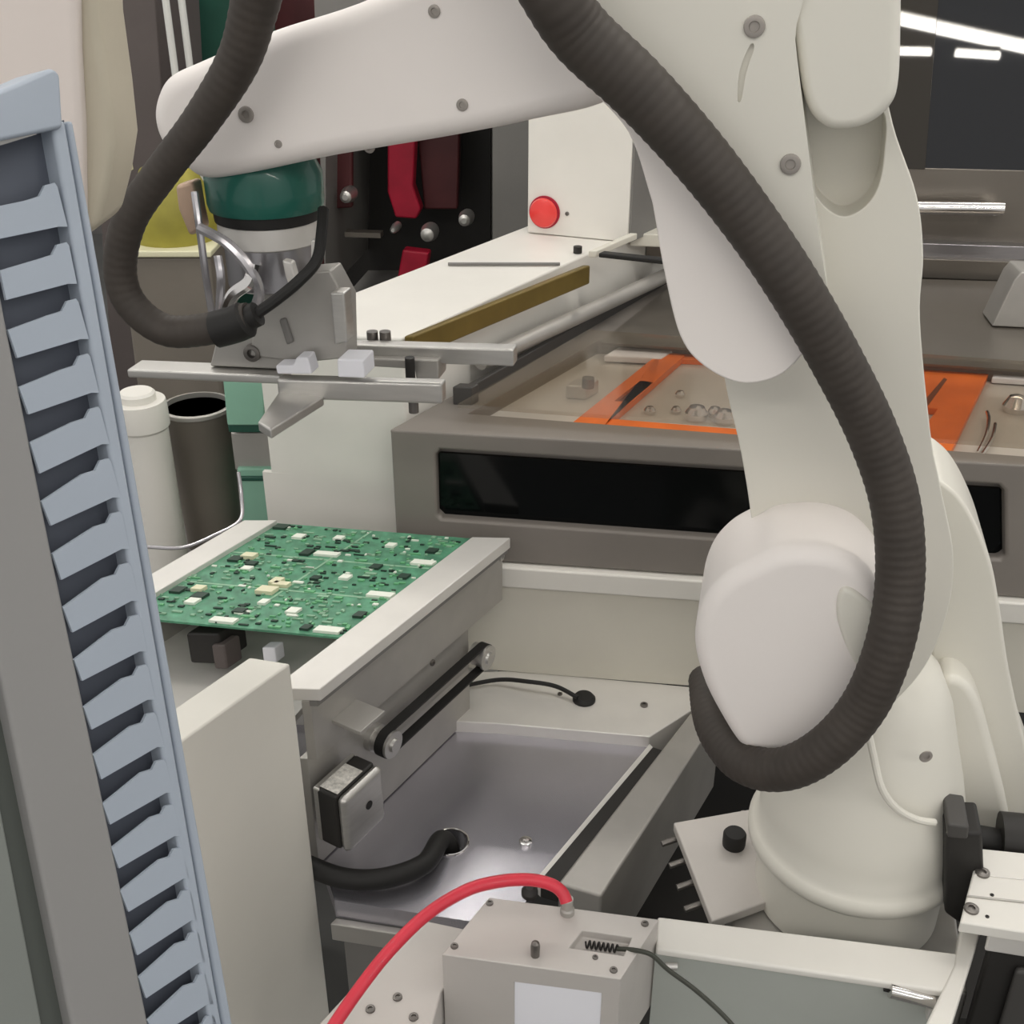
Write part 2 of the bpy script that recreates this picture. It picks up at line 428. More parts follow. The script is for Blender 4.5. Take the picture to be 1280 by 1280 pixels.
for px, py, w_, h_ in [(280, 777, 32, 6), (411, 789, 33, 7), (409, 694, 30, 5), (529, 705, 28, 6), (476, 745, 32, 6), (241, 753, 14, 7), (367, 765, 14, 7), (432, 723, 12, 6),
                       (374, 672, 13, 6), (309, 712, 12, 5), (489, 683, 11, 5), (424, 674, 11, 5), (330, 754, 10, 6)]:
    comp(px, py, w_, h_, 'chip_white', 'connector')
for px, py, w_, h_ in [(334, 740, 22, 8), (346, 729, 12, 8), (352, 733, 20, 5), (249, 738, 14, 6), (312, 697, 16, 6)]:
    comp(px, py, w_, h_, 'chip_cream', 'capacitor', .006)
for px, py, w_, h_ in [(384, 692, 12, 8), (223, 739, 14, 8), (295, 700, 14, 7), (250, 746, 16, 7), (383, 786, 11, 6), (352, 660, 16, 6), (315, 706, 12, 5), (395, 724, 11, 5), (470, 710, 12, 6), (540, 690, 12, 6), (300, 765, 14, 6), (450, 770, 12, 7), (505, 722, 12, 6)]:
    comp(px, py, w_, h_, 'chip_black', 'chip', .004)
rnd = random.Random(4)
lots = {'chip_black': MB(), 'chip_green': MB(), 'pcb_trace': MB(), 'chip_white': MB()}
for i in range(520):
    s, t = rnd.uniform(.02, .98), rnd.uniform(.02, .98)
    k = rnd.choices(['chip_black', 'chip_green', 'pcb_trace', 'chip_white'], [3.4, 4, 6, 1.2])[0]
    a_, b2 = rnd.uniform(.002, .008), rnd.uniform(.0015, .005)
    if rnd.random() < .25: a_ *= 2.2
    lots[k].cbox(BD(s, t, .0012), a_, b2, .0022, exd, evd, Z)
for k, g in lots.items(): g.build('small_components', k, pcb, kind='stuff')
for i in range(6):
    for t0 in (.33, .97, .64):
        pass

# white cover box
ZX = .995
A_, C_, Dn, = PZ(229, 884, ZX), PZ(363, 829, ZX), PZ(234, 921, ZX)
Bf = PZ(312, 821, ZX)
bx = thing('cover_box', V((C_.x, C_.y, .3)), 'tall plain white sheet metal box at the end of the board conveyor', 'cover box')
dC = (C_-Dn); Dn2 = Dn-dC*.35; tw = Bf-C_
MB().prism([Dn2, C_, C_+tw, Dn2+tw], -Z*.993).build('body', 'cover_white', bx, .003)

# ================================================================== grey printer machine behind
ZM = 1.08
gm = thing('grey_machine', onfp(900, .5), 'grey enclosed machine with long dark window and clear lid behind the robot', 'machine')
gl0 = onfp(495, .862); gr0 = onfp(1420, .862)
gl0.z = .866; gr0.z = .866
dep_u = U*.96
win_pts = [(543, 572), (549, 566), (1251, 611), (1258, 618), (1259, 698), (1252, 704), (552, 653), (545, 646)]
cutw = MB().prism([FPt(x, y, .01) for x, y in win_pts], -NF*.035)
rp_ = [PZ(585, 517, ZM), PZ(1330, 574, ZM), PZ(1330, 466, ZM), PZ(747, 426, ZM)]
cutr = MB().prism([p+Z*.02 for p in rp_], -Z*.046)
body = MB().pbox(gl0, gr0-gl0, dep_u, Z*(ZM-.866))
body.build('body', 'warm_grey', gm, .006, cut=[cutw, cutr], blim=50)
MB().prism([FPt(x, y, -.018) for x, y in win_pts], -NF*.006).build('window_pane', 'window_black', gm)
MB().prism([p-Z*.0235 for p in rp_], -Z*.003).build('tray_floor', 'tray_grey', gm)
# lid: clear acrylic panel with dark side rail
ld = [PZ(572, 505, ZM+.03), PZ(1330, 560, ZM+.03), PZ(1330, 455, ZM+.03), PZ(735, 412, ZM+.03)]
MB().prism(ld, -Z*.006).build('lid_pane', 'clear_acrylic', gm)
e0, e1 = PZ(566, 490, ZM+.02), PZ(838, 336, ZM+.02)
MB().pbox(e0-Z*.03, e1-e0, W*.012, Z*.03).build('lid_rail', 'dark_grey', gm, .002)
MB().pbox(PZ(566, 506, ZM), W*.03, U*.02, Z*.03).build('hinge_block', 'dark_grey', gm, .002)
MB().prism([PZ(750, 428, ZM+.004), PZ(1330, 466, ZM+.004), PZ(1330, 354, ZM+.004), PZ(860, 340, ZM+.004)], -Z*.004).build('rear_deck', 'brown_steel', gm)
ZT = ZM-.0233
# orange fixture frame
ofx = thing('orange_fixture', PZ(800, 500, ZT), 'orange plastic fixture frame under the clear lid left of the robot arm', 'fixture')
bar = [PZ(712, 531, ZT+.012), PZ(756, 531, ZT+.012), PZ(856, 444, ZT+.012), PZ(826, 440, ZT+.012)]
sl = [PZ(768, 501, ZT+.012)+Z*.038, PZ(786, 502, ZT+.012)+Z*.038, PZ(816, 478, ZT+.012)+Z*.038, PZ(800, 476, ZT+.012)+Z*.038]
MB().prism(bar, -Z*.012).build('side_bar', 'orange', ofx, .001, cut=[MB().prism(sl, -Z*.06)])
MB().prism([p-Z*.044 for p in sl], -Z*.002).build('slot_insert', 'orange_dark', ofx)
MB().prism([PZ(760, 523, ZT+.010), PZ(935, 537, ZT+.010), PZ(935, 545, ZT+.010), PZ(756, 531, ZT+.010)], -Z*.010).build('front_bar', 'orange', ofx, .001)
MB().prism([PZ(834, 437, ZT+.010), PZ(960, 446, ZT+.010), PZ(960, 455, ZT+.010), PZ(846, 448, ZT+.010)], -Z*.010).build('rear_bar', 'orange', ofx, .001)
of2 = thing('orange_fixture', PZ(1200, 500, ZT), 'orange plastic fixture frame under the clear lid right of the robot arm', 'fixture')
MB().prism([PZ(1100, 454, ZT+.012), PZ(1238, 463, ZT+.012), PZ(1188, 566, ZT+.012), PZ(1130, 566, ZT+.012)], -Z*.012).build('side_bar', 'orange', of2, .001,
    cut=[MB().prism([PZ(1130, 478, ZT+.05), PZ(1178, 482, ZT+.05), PZ(1158, 508, ZT+.05), PZ(1130, 505, ZT+.05)], -Z*.1)])
MB().prism([PZ(1130, 503, ZT+.0125), PZ(1160, 507, ZT+.0125), PZ(1184, 474, ZT+.0125), PZ(1180, 472, ZT+.0125), PZ(1156, 500, ZT+.0125), PZ(1130, 498, ZT+.0125)], -Z*.004).build('rib', 'orange_dark', of2)
# fittings in the tray
fit = thing('clamp_block', PZ(728, 482, ZT), 'small silver clamp block in the tray left of the orange fixture', 'clamp')
MB().cbox(PZ(728, 486, ZT+.012), .035, .04, .024, W, U, Z).build('base', 'alu', fit, .003)
MB().cyl(PZ(735, 484, ZT+.024), PZ(735, 484, ZT+.024)+Z*.016, .01).build('knob', 'screw_steel', fit)
MB().cbox(PZ(800, 444, ZT+.008), .10, .06, .012, W, U, Z).build('rear_pad', 'paper', gm, .003)
for i, (px, py, sz) in enumerate([(870, 524, .03), (893, 520, .02), (905, 528, .028), (850, 496, .014), (812, 517, .016), (845, 516, .014)]):
    MB().lathe(PZ(px, py, ZT), [(sz*.55, 0), (sz*.6, sz*.4), (sz*.4, sz*.7), (sz*.15, sz*.75)], 14).build('locating_pin', 'chrome', ofx)
MB().tube(cr([PZ(1222, 566, ZT+.004), PZ(1232, 545, ZT+.010), PZ(1236, 525, ZT+.012), PZ(1234, 515, ZT+.012)], 6), .003, 8).build('support_rod', 'chrome', gm)
MB().tube(cr([PZ(1228, 568, ZT+.004), PZ(1240, 548, ZT+.010), PZ(1244, 530, ZT+.012)], 6), .003, 8).build('support_rod', 'chrome', gm)
MB().lathe(PZ(1268, 514, ZT), [(.018, 0), (.02, .01), (.012, .025), (.005, .028)], 20).build('locating_pin', 'chrome', gm)
MB().prism([PZ(1245, 458, ZT+.012), PZ(1330, 465, ZT+.012), PZ(1330, 478, ZT+.012), PZ(1240, 472, ZT+.012)], -Z*.01).build('rear_pad', 'paper', gm, .002)

# ================================================================== white machine left of it
ZWt = 1.205
wm = thing('white_machine', PZ(450, 700, .5), 'white cabinet machine with gold strip along its top edge', 'machine')
k0 = PZ(513, 418, ZWt); kl = PZ(330, 409, ZWt)
kf = k0-U*.02; klf = kl-U*.02
MB().prism([kf+W*.0, kf+U*1.05, klf+U*1.05, klf], -Z*.75).build('body', 'white_paint', wm, .004)
g0, g1 = PZ(508, 420, ZWt+.004), PZ(731, 331, ZWt+.004)
MB().pbox(g0-W*.004, g1-g0, W*.014, -Z*.034).build('gold_strip', 'gold', wm, .003)
# rounded rail low on the right side wall
r0_, r1_ = PZ(600, 452, 1.12), PZ(842, 340, 1.12)
MB().tube([r0_, r1_], .014, 16).build('side_rail', 'alu_dull', wm)
MB().tube([PZ(560, 330, ZWt+.004), PZ(700, 330, ZWt+.004)], .003, 8).build('cover_seam', 'mid_grey', wm)
# notch step at lower left
lp = PP(335, 585, klf, NF)
MB().pbox(PP(328, 590, klf+NF*.0005, NF), W*.24, -NF*.01, -Z*.3).build('lower_panel', 'white_paint', wm)

# emergency stop cabinet
zc = ZWt+.001
c0, c1 = PZ(659, 291, zc), PZ(785, 303, zc)
es = thing('control_cabinet', (c0+c1)/2, 'white upright control cabinet with round red stop button', 'cabinet')
MB().pbox(c0, c1-c0, U*.35, Z*.5).build('body', 'white_paint', es, .003)
MB().pbox(c1+W*.0005, W*.004, U*.345, Z*.498).build('shaded_side', 'mid_grey', es)  # grey sheet paints the shade on the cabinet's right side
cn = (c1-c0).cross(Z).normalized()
if cn.y > 0: cn = -cn
bc = PP(681, 265, c0, cn)
btn = MB().lathe(bc, [(.012, 0), (.012, .004), (.026, .005), (.028, .008), (.026, .013), (.018, .016), (.004, .017)], 32, cn).build('stop_button', 'red_button', es)
sub(MB().lathe(bc, [(.031, 0), (.031, .003), (.024, .004), (.013, .004)], 32, cn), 'button_collar', 'crimson', btn)
screw(PP(709, 267, c0, cn), cn, .004, es)
lt = PP(722, 312, c0, cn)
# latch bracket right of cabinet
br = thing('pivot_bracket', PZ(780, 330, 1.19), 'grey pivot bracket with dark lever beside the white control cabinet', 'bracket')
MB().pbox(PZ(735, 322, zc+.01), (PZ(787, 299, zc+.01)-PZ(735, 322, zc+.01)), W*.014, Z*.012).build('arm', 'ivory_paint', br, .002)
l0, l1 = PZ(748, 322, zc+.012), PZ(840, 332, zc+.012)
MB().pbox(l0, l1-l0, U*.02, Z*.008).build('lever', 'rubber_black', br, .002)
MB().cyl(PZ(722, 316, zc), PZ(722, 316, zc)+Z*.012, .008).build('pivot', 'charcoal', br)
MB().pbox(PZ(787, 308, zc-.02), W*.2, U*.1, Z*.025).build('shelf', 'ivory_paint', br, .003)
MB().pbox(PZ(806, 327, zc-.07), W*.16, U*.05, Z*.04).build('recess_block', 'brown_steel', br, .003)

# dark window machine behind
dw = D(510, 270, 2.62)
dm = thing('dark_machine', V((dw.x, dw.y, .0)), 'grey framed machine with dark open window and red parts inside', 'machine')
def DWt(px, py, off=0): return PP(px, py, dw+NF*off, NF)
fr = [DWt(392, -20), DWt(662, -20), ground(DWt(662, 420)), ground(DWt(392, 420))]
op = [DWt(404, 60, .02), DWt(614, 60, .02), DWt(614, 400, .02), DWt(404, 400, .02)]
MB().prism(fr, -NF*.5).build('frame', 'mid_grey', dm, cut=[MB().prism(op, -NF*.46)])
ip = [DWt(405, 61, -.42), DWt(613, 61, -.42), DWt(613, 399, -.42), DWt(405, 399, -.42)]
MB().prism(ip, -NF*.01).build('inner_panel', 'charcoal', dm)
ins = [('crimson', [(484, 150), (520, 150), (516, 232), (526, 262), (520, 274), (494, 272), (484, 240)], 'red_guard', -.2, .04),
       ('maroon', [(520, 150), (575, 150), (572, 262), (530, 262)], 'rear_guard', -.26, .03),
       ('crimson', [(503, 312), (536, 316), (532, 345), (496, 350)], 'lower_guard', -.12, .04),
       ('maroon', [(432, 180), (440, 180), (440, 260), (408, 262), (412, 200)], 'side_guard', -.1, .02)]
for m_, pl, nm, of, th in ins:
    MB().prism([DWt(x, y, of) for x, y in pl], -NF*th).build(nm, m_, dm, .006)
for px, py, s_ in [(537, 290, .04), (583, 272, .034), (436, 243, .035), (495, 284, .02)]:
    c = DWt(px, py, -.08)
    MB().lathe(c, [(s_*.5, -.02), (s_*.55, 0), (s_*.4, .03), (s_*.2, .035)], 20, NF).build('fitting', 'alu', dm)
MB().cbox(DWt(455, 292, -.1), .09, .03, .012, W, NF, Z).build('inner_bracket', 'brown_steel', dm)

# ================================================================== oven at right rear
ov = thing('steel_oven', PZ(1260, 330, 1.08), 'stainless oven with chrome handle and sloped dark hood behind the robot', 'oven')
OV0 = PZ(1200, 334, 1.09)
def OVt(px, py, off=0): return PP(px, py, OV0+NF*off, NF)
def ovbox(px0, px1, py0, py1, off, th, nm, m_, bv=.002):
    p = [OVt(px0, py0, off), OVt(px1, py0, off), OVt(px1, py1, off), OVt(px0, py1, off)]
    p[1].z = p[0].z; p[2].z = p[3].z
    p[1] = V((p[2].x, p[2].y, p[0].z)); p[0] = V((p[3].x, p[3].y, p[0].z))
    return MB().prism(p, -NF*th).build(nm, m_, ov, bv)
ovbox(1000, 1420, 318, 342, .05, .1, 'lower_ledge', 'brown_steel')
ovbox(1000, 1420, 299, 316, .03, .1, 'ledge', 'steel')
ovbox(1000, 1420, 206, 298, 0, .3, 'door', 'brown_steel')
ovbox(1000, 1420, 336, 380, -.02, .1, 'lower_panel', 'brown_steel')
h0, h1 = OVt(1040, 258, .05), OVt(1254, 261, .05)
hd = MB().tube([h0, h1], .0135, 18).build('handle', 'chrome', ov)
ORG[hd] = ORG[ov]
sub(MB().cyl(OVt(1244, 262, .05), OVt(1244, 262, 0), .012), 'handle_post', 'chrome', hd)
# sloped dark hood above the door
hb0, hb1 = OVt(1000, 208, 0), OVt(1420, 214, 0)
hb1.z = hb0.z
tilt = math.radians(24)
hup = (Z*math.cos(tilt)-NF*math.sin(tilt)); hn = (NF*math.cos(tilt)+Z*math.sin(tilt)).normalized()
hood = MB().pbox(hb0, hb1-hb0, -hn*.03, hup*.62).build('hood', 'dark_glass', ov, .002)
MB().pbox(hb0+hup*.0+hn*.001, (hb1-hb0)*.38, hn*.003, hup*.62).build('hood_frame', 'hood_glass', ov, .001)
MB().pbox(hb0-hn*.04, hb1-hb0, -hn*.2, hup*.62).build('hood_back', 'charcoal', ov)
# lighter box on the rear deck
mo = thing('deck_box', PZ(1275, 400, ZM), 'light grey sloped box on the steel deck under the oven ledge', 'box')
mb0 = PZ(1240, 408, ZM+.006)
MB().prism([PP(x, y, mb0, NF) for x, y in [(1240, 408), (1340, 413), (1340, 344), (1277, 340), (1268, 350)]], -NF*.08).build('body', 'alu_dull', mo, .003)
# ================================================================== left background
def bgbox(name, pts, dep, th, m_, label, cat, bv=.004, vec=None):
    c = D(*pts[0], dep); n_ = V((0, -1, 0))
    P4 = [PP(x, y, c, n_) for x, y in pts]
    return MB().prism(P4[:2]+[ground(p) for p in P4[2:]], vec or V((0, th, 0))).build(name, m_, label=label, cat=cat, bevel=bv)
cabi = bgbox('storage_cabinet', [(100, -60), (190, -60), (204, 470), (110, 470)], 2.5, .4, 'brown_grey', 'brown grey steel cabinet behind the white pillar', 'cabinet')
gmach = bgbox('green_machine', [(200, -60), (312, -60), (318, 300), (206, 300)], 2.95, .3, 'green_dark', 'dark green machine housing behind the robot wrist', 'machine')
mmach = bgbox('maroon_cabinet', [(330, -80), (480, -80), (480, 120), (330, 120)], 3.35, .3, 'maroon', 'dark maroon cabinet above the robot forearm', 'cabinet')
MB().tube([D(203, -30, 2.42), ground(D(203, -30, 2.42))], .008, 10).build('support_pole', 'lamp_housing', label='thin white pole against the brown cabinet edge', cat='pole')
MB().tube([D(223, -30, 2.44), ground(D(223, -30, 2.44))], .008, 10).build('support_pole', 'lamp_housing', label='thin white pole in front of the dark green machine', cat='pole')
# yellow topped crate
cr_ = thing('waste_crate', V((D(210, 440, 2.3).x, D(210, 320, 2.3).y, 0)), 'brown grey crate with cream rim filled with olive yellow material', 'crate')
c0_ = D(210, 320, 2.3)
def CBt(px, py, off=0): return PP(px, py, c0_+V((0, -off, 0)), V((0, -1, 0)))
MB().prism([CBt(150, 320), CBt(262, 320), V((CBt(262, 470).x, CBt(262, 470).y, 0)), V((CBt(150, 470).x, CBt(150, 470).y, 0))], V((0, .2, 0))).build('body', 'bin_brown', cr_, .01)
MB().prism([CBt(148, 314, .01), CBt(264, 314, .01), CBt(264, 322, .01), CBt(148, 322, .01)], V((0, .22, 0))).build('rim', 'chip_cream', cr_, .003)
yl = MB().lathe(CBt(205, 316)+V((0, .1, 0)), [(.085, 0), (.09, .05), (.08, .1), (.055, .15), (.02, .17)], 24).build('contents', 'olive_yellow', cr_)
MB().cbox(CBt(154, 207, -.1), .03, .03, .02).build('small_plate', 'chip_cream', label='small cream plate on the brown cabinet front', cat='plate')
# dark bin with pale post and mint boxes
bn = D(245, 600, 1.95)
binp = thing('tapered_bin', D(250, 690, 1.95), 'dark brown grey tapered bin with open rim beside the mint boxes', 'bin')
bb = D(252, 700, 1.95); bt = D(240, 500, 1.95)
axis = Z
hgt = .27
bcx = D(246, 510, 1.97)
bm_ = MB(); seg = 40
prof = [(.050, -hgt), (.058, -.004), (.060, 0), (.060, .004), (.056, .004), (.054, -.03), (.046, -hgt*.9)]
bm_.lathe(bcx, prof, seg).build('body', 'bin_brown', binp)
MB().lathe(bcx, [(.0605, -.002), (.062, .0), (.062, .006), (.0555, .007), (.0555, -.002)], 40).build('rim', 'alu_dull', binp)
pp = thing('pale_canister', D(198, 690, 1.85), 'pale round canister standing left of the dark tapered bin', 'canister')
pc = D(172, 500, 1.85); zb_c = bcx.z-hgt
MB().lathe(pc, [(.042, zb_c-pc.z), (.042, -.05), (.046, -.045), (.046, -.01), (.044, 0), (.02, .001)], 32).build('body', 'white_paint', pp)
MB().lathe(pc, [(.03, .0), (.03, .012), (.026, .016), (.01, .016)], 24).build('cap', 'white_paint', pp)
zb = bcx.z-hgt
bench = thing('side_bench', V((bcx.x, bcx.y, 0)), 'grey side bench carrying bin and canister behind the conveyor', 'bench')
bq = [V((-.86, 1.62, zb)), V((-.40, 1.62, zb)), V((-.40, 2.1, zb)), V((-.86, 2.1, zb))]
MB().prism(bq, -Z*.03).build('top', 'mid_grey', bench, .003)
MB().prism([V((-.84, 1.66, 0)), V((-.42, 1.66, 0)), V((-.42, 2.06, 0)), V((-.84, 2.06, 0))], Z*(zb-.03)).build('base', 'dark_grey', bench, .003)
mint = thing('mint_unit', D(305, 650, 1.9), 'stepped mint green boxes with grey middle between bin and white machine', 'machine unit')
m0_ = D(300, 560, 1.9)
def MTt(px, py, off=0): return PP(px, py, m0_+V((0, -off, 0)), V((0, -1, 0)))
for pl, m_, of, nm in [([(278, 470), (330, 470), (330, 532), (284, 532)], 'mint', .03, 'upper_box'), ([(284, 530), (330, 530), (330, 541), (286, 541)], 'green_dark', .02, 'ledge'),
                       ([(288, 541), (340, 541), (340, 588), (294, 588)], 'alu_dull', .0, 'middle_box'), ([(296, 586), (345, 586), (345, 690), (306, 690)], 'mint', .01, 'lower_box'),
                       ([(298, 596), (340, 596), (340, 602), (300, 602)], 'green_dark', .014, 'ledge')]:
    MB().prism([MTt(x, y, of) for x, y in pl], V((0, .16, 0))).build(nm, m_, mint, .003)
MB().tube(cr([D(165, 682, 1.74), D(190, 684, 1.75), D(230, 684, 1.76), D(270, 668, 1.77), D(300, 650, 1.78), D(302, 620, 1.8), D(298, 590, 1.8)], 8), .003, 8).build('thin_wire', 'wire_silver', label='thin pale wire curving in front of the dark bin', cat='wire')

# ================================================================== robot
rb = thing('robot_arm', V((B0.x, B0.y, .70)), 'white six axis industrial robot arm bending over the conveyor', 'robot arm')
PART = {}
def casting(pts, off, th, name, m_='robot_white', bevel=.02, seg=5, smoothpx=6, cut=None, parent=None, lab=None):
    o2 = cr([V((x, y, 0)) for x, y in pts], smoothpx, True) if smoothpx else [V((x, y, 0)) for x, y in pts]
    PART[name] = MB().prism([RP(p.x, p.y, off) for p in o2], -RN*th).build(name, m_, parent or rb, bevel, seg, cut=cut, blim=50, label=lab)
    return PART[name]
# lower column and rim
MB().lathe(V((B0.x, B0.y, 0)), [(.108, .70), (.108, .775), (.118, .782), (.124, .79), (.124, .80), (.119, .806), (.113, .812), (.114, .84), (.110, .87), (.100, .91), (.088, .95), (.074, 1.0), (.055, 1.04), (.03, 1.06)], 64).build('swivel_column', 'robot_white', rb, angle=50)
MB().cbox(V((B0.x, B0.y, .58)), .26, .24, .235, RX, RN, Z).build('pedestal', 'alu_dull', rb, .004)
casting([(1165, 608), (1190, 612), (1215, 645), (1238, 700), (1250, 760), (1262, 840), (1285, 940), (1315, 1045), (1250, 1060), (1195, 1045), (1180, 960), (1165, 830), (1155, 700)], -.06, .12, 'shoulder_support', bevel=.025)
casting([(1180, 850), (1215, 862), (1240, 930), (1262, 1050), (1200, 1060), (1176, 1000), (1168, 900)], -.02, .10, 'support_web', bevel=.03)
pocket = cr([V((x, y, 0)) for x, y in [(980, 120), (1060, 110), (1108, 150), (1110, 205), (1102, 250), (1082, 278), (1052, 288), (1020, 260), (990, 190)]], 5, True)
casting([(800, -60), (830, 100), (880, 300), (905, 470), (925, 560), (938, 640), (942, 700), (900, 770), (905, 860), (960, 915), (1060, 915), (1140, 855), (1180, 780), (1192, 700), (1176, 610), (1163, 540), (1150, 400), (1154, 320), (1146, 245), (1116, 155), (1100, 60), (1095, -60)],
        .07, .14, 'upper_arm', bevel=.022, cut=[MB().prism([RP(p.x, p.y, .12) for p in pocket], -RN*.09)])
casting([(985, -60), (995, 60), (1008, 130), (1030, 158), (1055, 163), (1085, 156), (1112, 135), (1124, 100), (1127, 0), (1127, -60)], .135, .10, 'elbow_motor_housing', bevel=.03)
casting([(690, -60), (730, 60), (800, 135), (880, 215), (955, 330), (1000, 405), (1025, 425), (1036, 385), (1022, 280), (1006, 150), (994, 50), (985, -60)], .14, .11, 'elbow_casting', bevel=.012, cut=[MB().prism([RP(p.x, p.y, .15) for p in cr([V((x, y, 0)) for x, y in [(937, 58), (942, 62), (932, 92), (926, 126), (921, 126), (924, 90)]], 5, True)], -RN*.014)])
casting([(735, 105), (785, 165), (811, 240), (818, 270), (830, 340), (850, 420), (880, 458), (925, 479), (970, 472), (1000, 447), (1012, 420), (960, 325), (900, 240), (830, 165), (780, 112)], .15, .11, 'elbow_cover', 'robot_cover', .012)
# forearm
casting([(760, -90), (600, -60), (440, 6), (335, 40), (240, 80), (205, 97), (190, 120), (186, 150), (197, 182), (228, 214), (252, 226), (300, 221), (400, 200), (470, 188), (560, 173), (660, 153), (760, 126), (800, 60)], .13, .13, 'forearm', 'robot_cover', .03, 6)
# shoulder disc, domed
sh = [(942, 705), (975, 691), (1030, 690), (1075, 708), (1105, 745), (1120, 800), (1112, 850), (1080, 897), (1030, 932), (985, 945), (950, 945), (925, 937), (900, 900), (878, 855), (867, 805), (878, 757), (905, 725)]
casting(sh, .165, .13, 'shoulder_disc', 'robot_cover', .03, 6)
casting([(1052, 738), (1075, 745), (1112, 785), (1112, 830), (1085, 850), (1060, 815), (1046, 770)], .170, .03, 'shoulder_hatch', 'robot_white', .006)
# seam ridge on swivel column
def on_cyl(px, py, r):
    r = r-.004 if py > 980 else r-.014 if py > 930 else r-.02
    d = ray(px, py); o = CAM-B0; A = d.x**2+d.y**2; Bq = 2*(o.x*d.x+o.y*d.y); Cq = o.x**2+o.y**2-r*r
    disc = max(0, Bq*Bq-4*A*Cq); t = (-Bq-math.sqrt(disc))/(2*A); return CAM+d*t
MB().tube(cr([on_cyl(1082, 900, .117), on_cyl(1092, 945, .117), on_cyl(1102, 985, .117), on_cyl(1120, 1010, .117), on_cyl(1145, 1024, .117), on_cyl(1168, 1028, .117)], 8), .004, 10).build('cover_ridge', 'robot_white', rb)
for px, py, of, r, pt in [(543, 14, .13, .005, 'forearm'), (578, 131, .13, .005, 'forearm'), (462, 184, .108, .005, 'forearm'), (348, 180, .13, .0035, 'forearm'), (308, 143, .13, .007, 'forearm'), (943, 33, .14, .008, 'elbow_casting'), (988, 205, .14, .008, 'elbow_casting'), (1022, 365, .138, .008, 'elbow_casting'),
                      (1037, 146, .122, .006, 'elbow_motor_housing'), (966, 697, .145, .006, 'shoulder_disc'), (1004, 4, .132, .006, 'elbow_motor_housing')]:
    screw(RP(px, py, of), RN, r, PART[pt], 'recess_screw', h=r*.35)
cpt = on_cyl(1157, 945, .118)
screw(cpt, (cpt-V((B0.x, B0.y, cpt.z))).normalized(), .007, rb, 'recess_screw', h=.002)
# base plate with knob
ZP = .715
plate = thing('mounting_plate', PZ(950, 1080, ZP-.015), 'pale mounting plate with black knob under the robot base', 'plate')
MB().prism([PZ(842, 1028, ZP), PZ(1000, 1000, ZP), PZ(1060, 1090, ZP), PZ(890, 1152, ZP)], -Z*.014).build('plate', 'cast_grey', plate, .002)
kc = PZ(917, 1056, ZP)
MB().lathe(kc, [(.014, 0), (.0145, .004), (.0145, .018), (.0125, .021), (.004, .021)], 28).build('knob', 'rubber_black', plate)
MB().cyl(PZ(955, 1060, ZP), PZ(955, 1060, ZP)+Z*.008, .006).build('stud', 'alu', plate)
for i in range(4):
    p = PZ(848+i*10, 1048+i*27, ZP-.02)
    MB().cyl(p, p+V((-.022, -.006, -.004)), .004, seg=10).build('edge_bolt', 'screw_steel', plate)

# wrist
wr = D(330, 270, (RP(330, 270, .065)-CAM).dot(FW))
wz0 = RP(330, 225, .065)
def wat(py): return V((wz0.x, wz0.y, RP(330, py, .065).z))
wd = (wz0-CAM).dot(FW)
R1 = 71/FPX*wd
zt = wat(205).z
wb = MB().lathe(V((wz0.x, wz0.y, 0)), [(R1*1.0, wat(258).z), (R1*1.03, wat(250).z), (R1*1.03, wat(215).z), (R1*.9, wat(195).z)], 48).build('wrist_collar', 'teal', rb)
MB().lathe(V((wz0.x, wz0.y, 0)), [(R1*.93, wat(272).z), (R1*.95, wat(257).z)], 48).build('wrist_seal', 'rubber_black', rb)
# tool
tl = thing('gripper_tool', wat(450), 'silver gripper tool with long bars hanging under the robot wrist', 'gripper')
MB().lathe(V((wz0.x, wz0.y, 0)), [(R1*.86, wat(300).z), (R1*.9, wat(298).z), (R1*.9, wat(273).z), (R1*.8, wat(272).z)], 48).build('flange_ring', 'alu_bright', tl)
MB().lathe(V((wz0.x, wz0.y, 0)), [(R1*.78, wat(352).z), (R1*.82, wat(350).z), (R1*.82, wat(301).z)], 48).build('adapter', 'steel', tl)
def GP(px, py, off=0.065): return RP(px, py, off)
def gpoly(pts, off, th, name, m_='alu_dull', bv=.002):
    return MB().prism([GP(x, y, off) for x, y in pts], -RN*th).build(name, m_, tl, bv)
gpoly([(335, 345), (412, 338), (432, 375), (434, 448), (395, 452), (350, 450), (312, 445), (318, 400)], .09, .03, 'body_plate', 'alu_dull')
gpoly([(412, 366), (430, 366), (434, 428), (418, 432)], .105, .02, 'side_bracket', 'alu')
gpoly([(270, 425), (352, 418), (360, 450), (345, 462), (262, 458)], .085, .04, 'lower_block', 'alu_dull')
gpoly([(348, 400), (356, 398), (366, 428), (358, 432)], .094, .006, 'rod', 'mid_grey')
# bars
def bar3(p0, p1, h, dpt, name, m_='alu_dull', bv=.002, off=.09):
    a_ = GP(*p0, off); b2 = GP(*p1, off)
    return MB().pbox(a_, b2-a_, -RN*dpt, -Z*h).build(name, m_, tl, bv)
bar3((432, 431), (642, 437), .018, .018, 'rear_bar', 'alu', off=.03)
gpoly([(436, 448), (548, 450), (548, 476), (520, 474), (518, 462), (456, 458), (436, 456)], .04, .03, 'bar_step', 'alu_dull')
bar3((345, 474), (552, 480), .021, .016, 'front_bar', 'alu', .003, off=.11)
bar3((158, 462), (350, 470), .009, .03, 'thin_bar', 'alu', .002, off=.10)
zq = GP(398, 500, .12).z
MB().prism([PZ(352, 484, zq), PZ(405, 495, zq), PZ(338, 537, zq), PZ(322, 527, zq)], -Z*.01).build('angled_plate', 'alu', tl, .002)
gpoly([(421, 449), (454, 450), (456, 473), (422, 472)], .12, .03, 'white_block', 'paper')
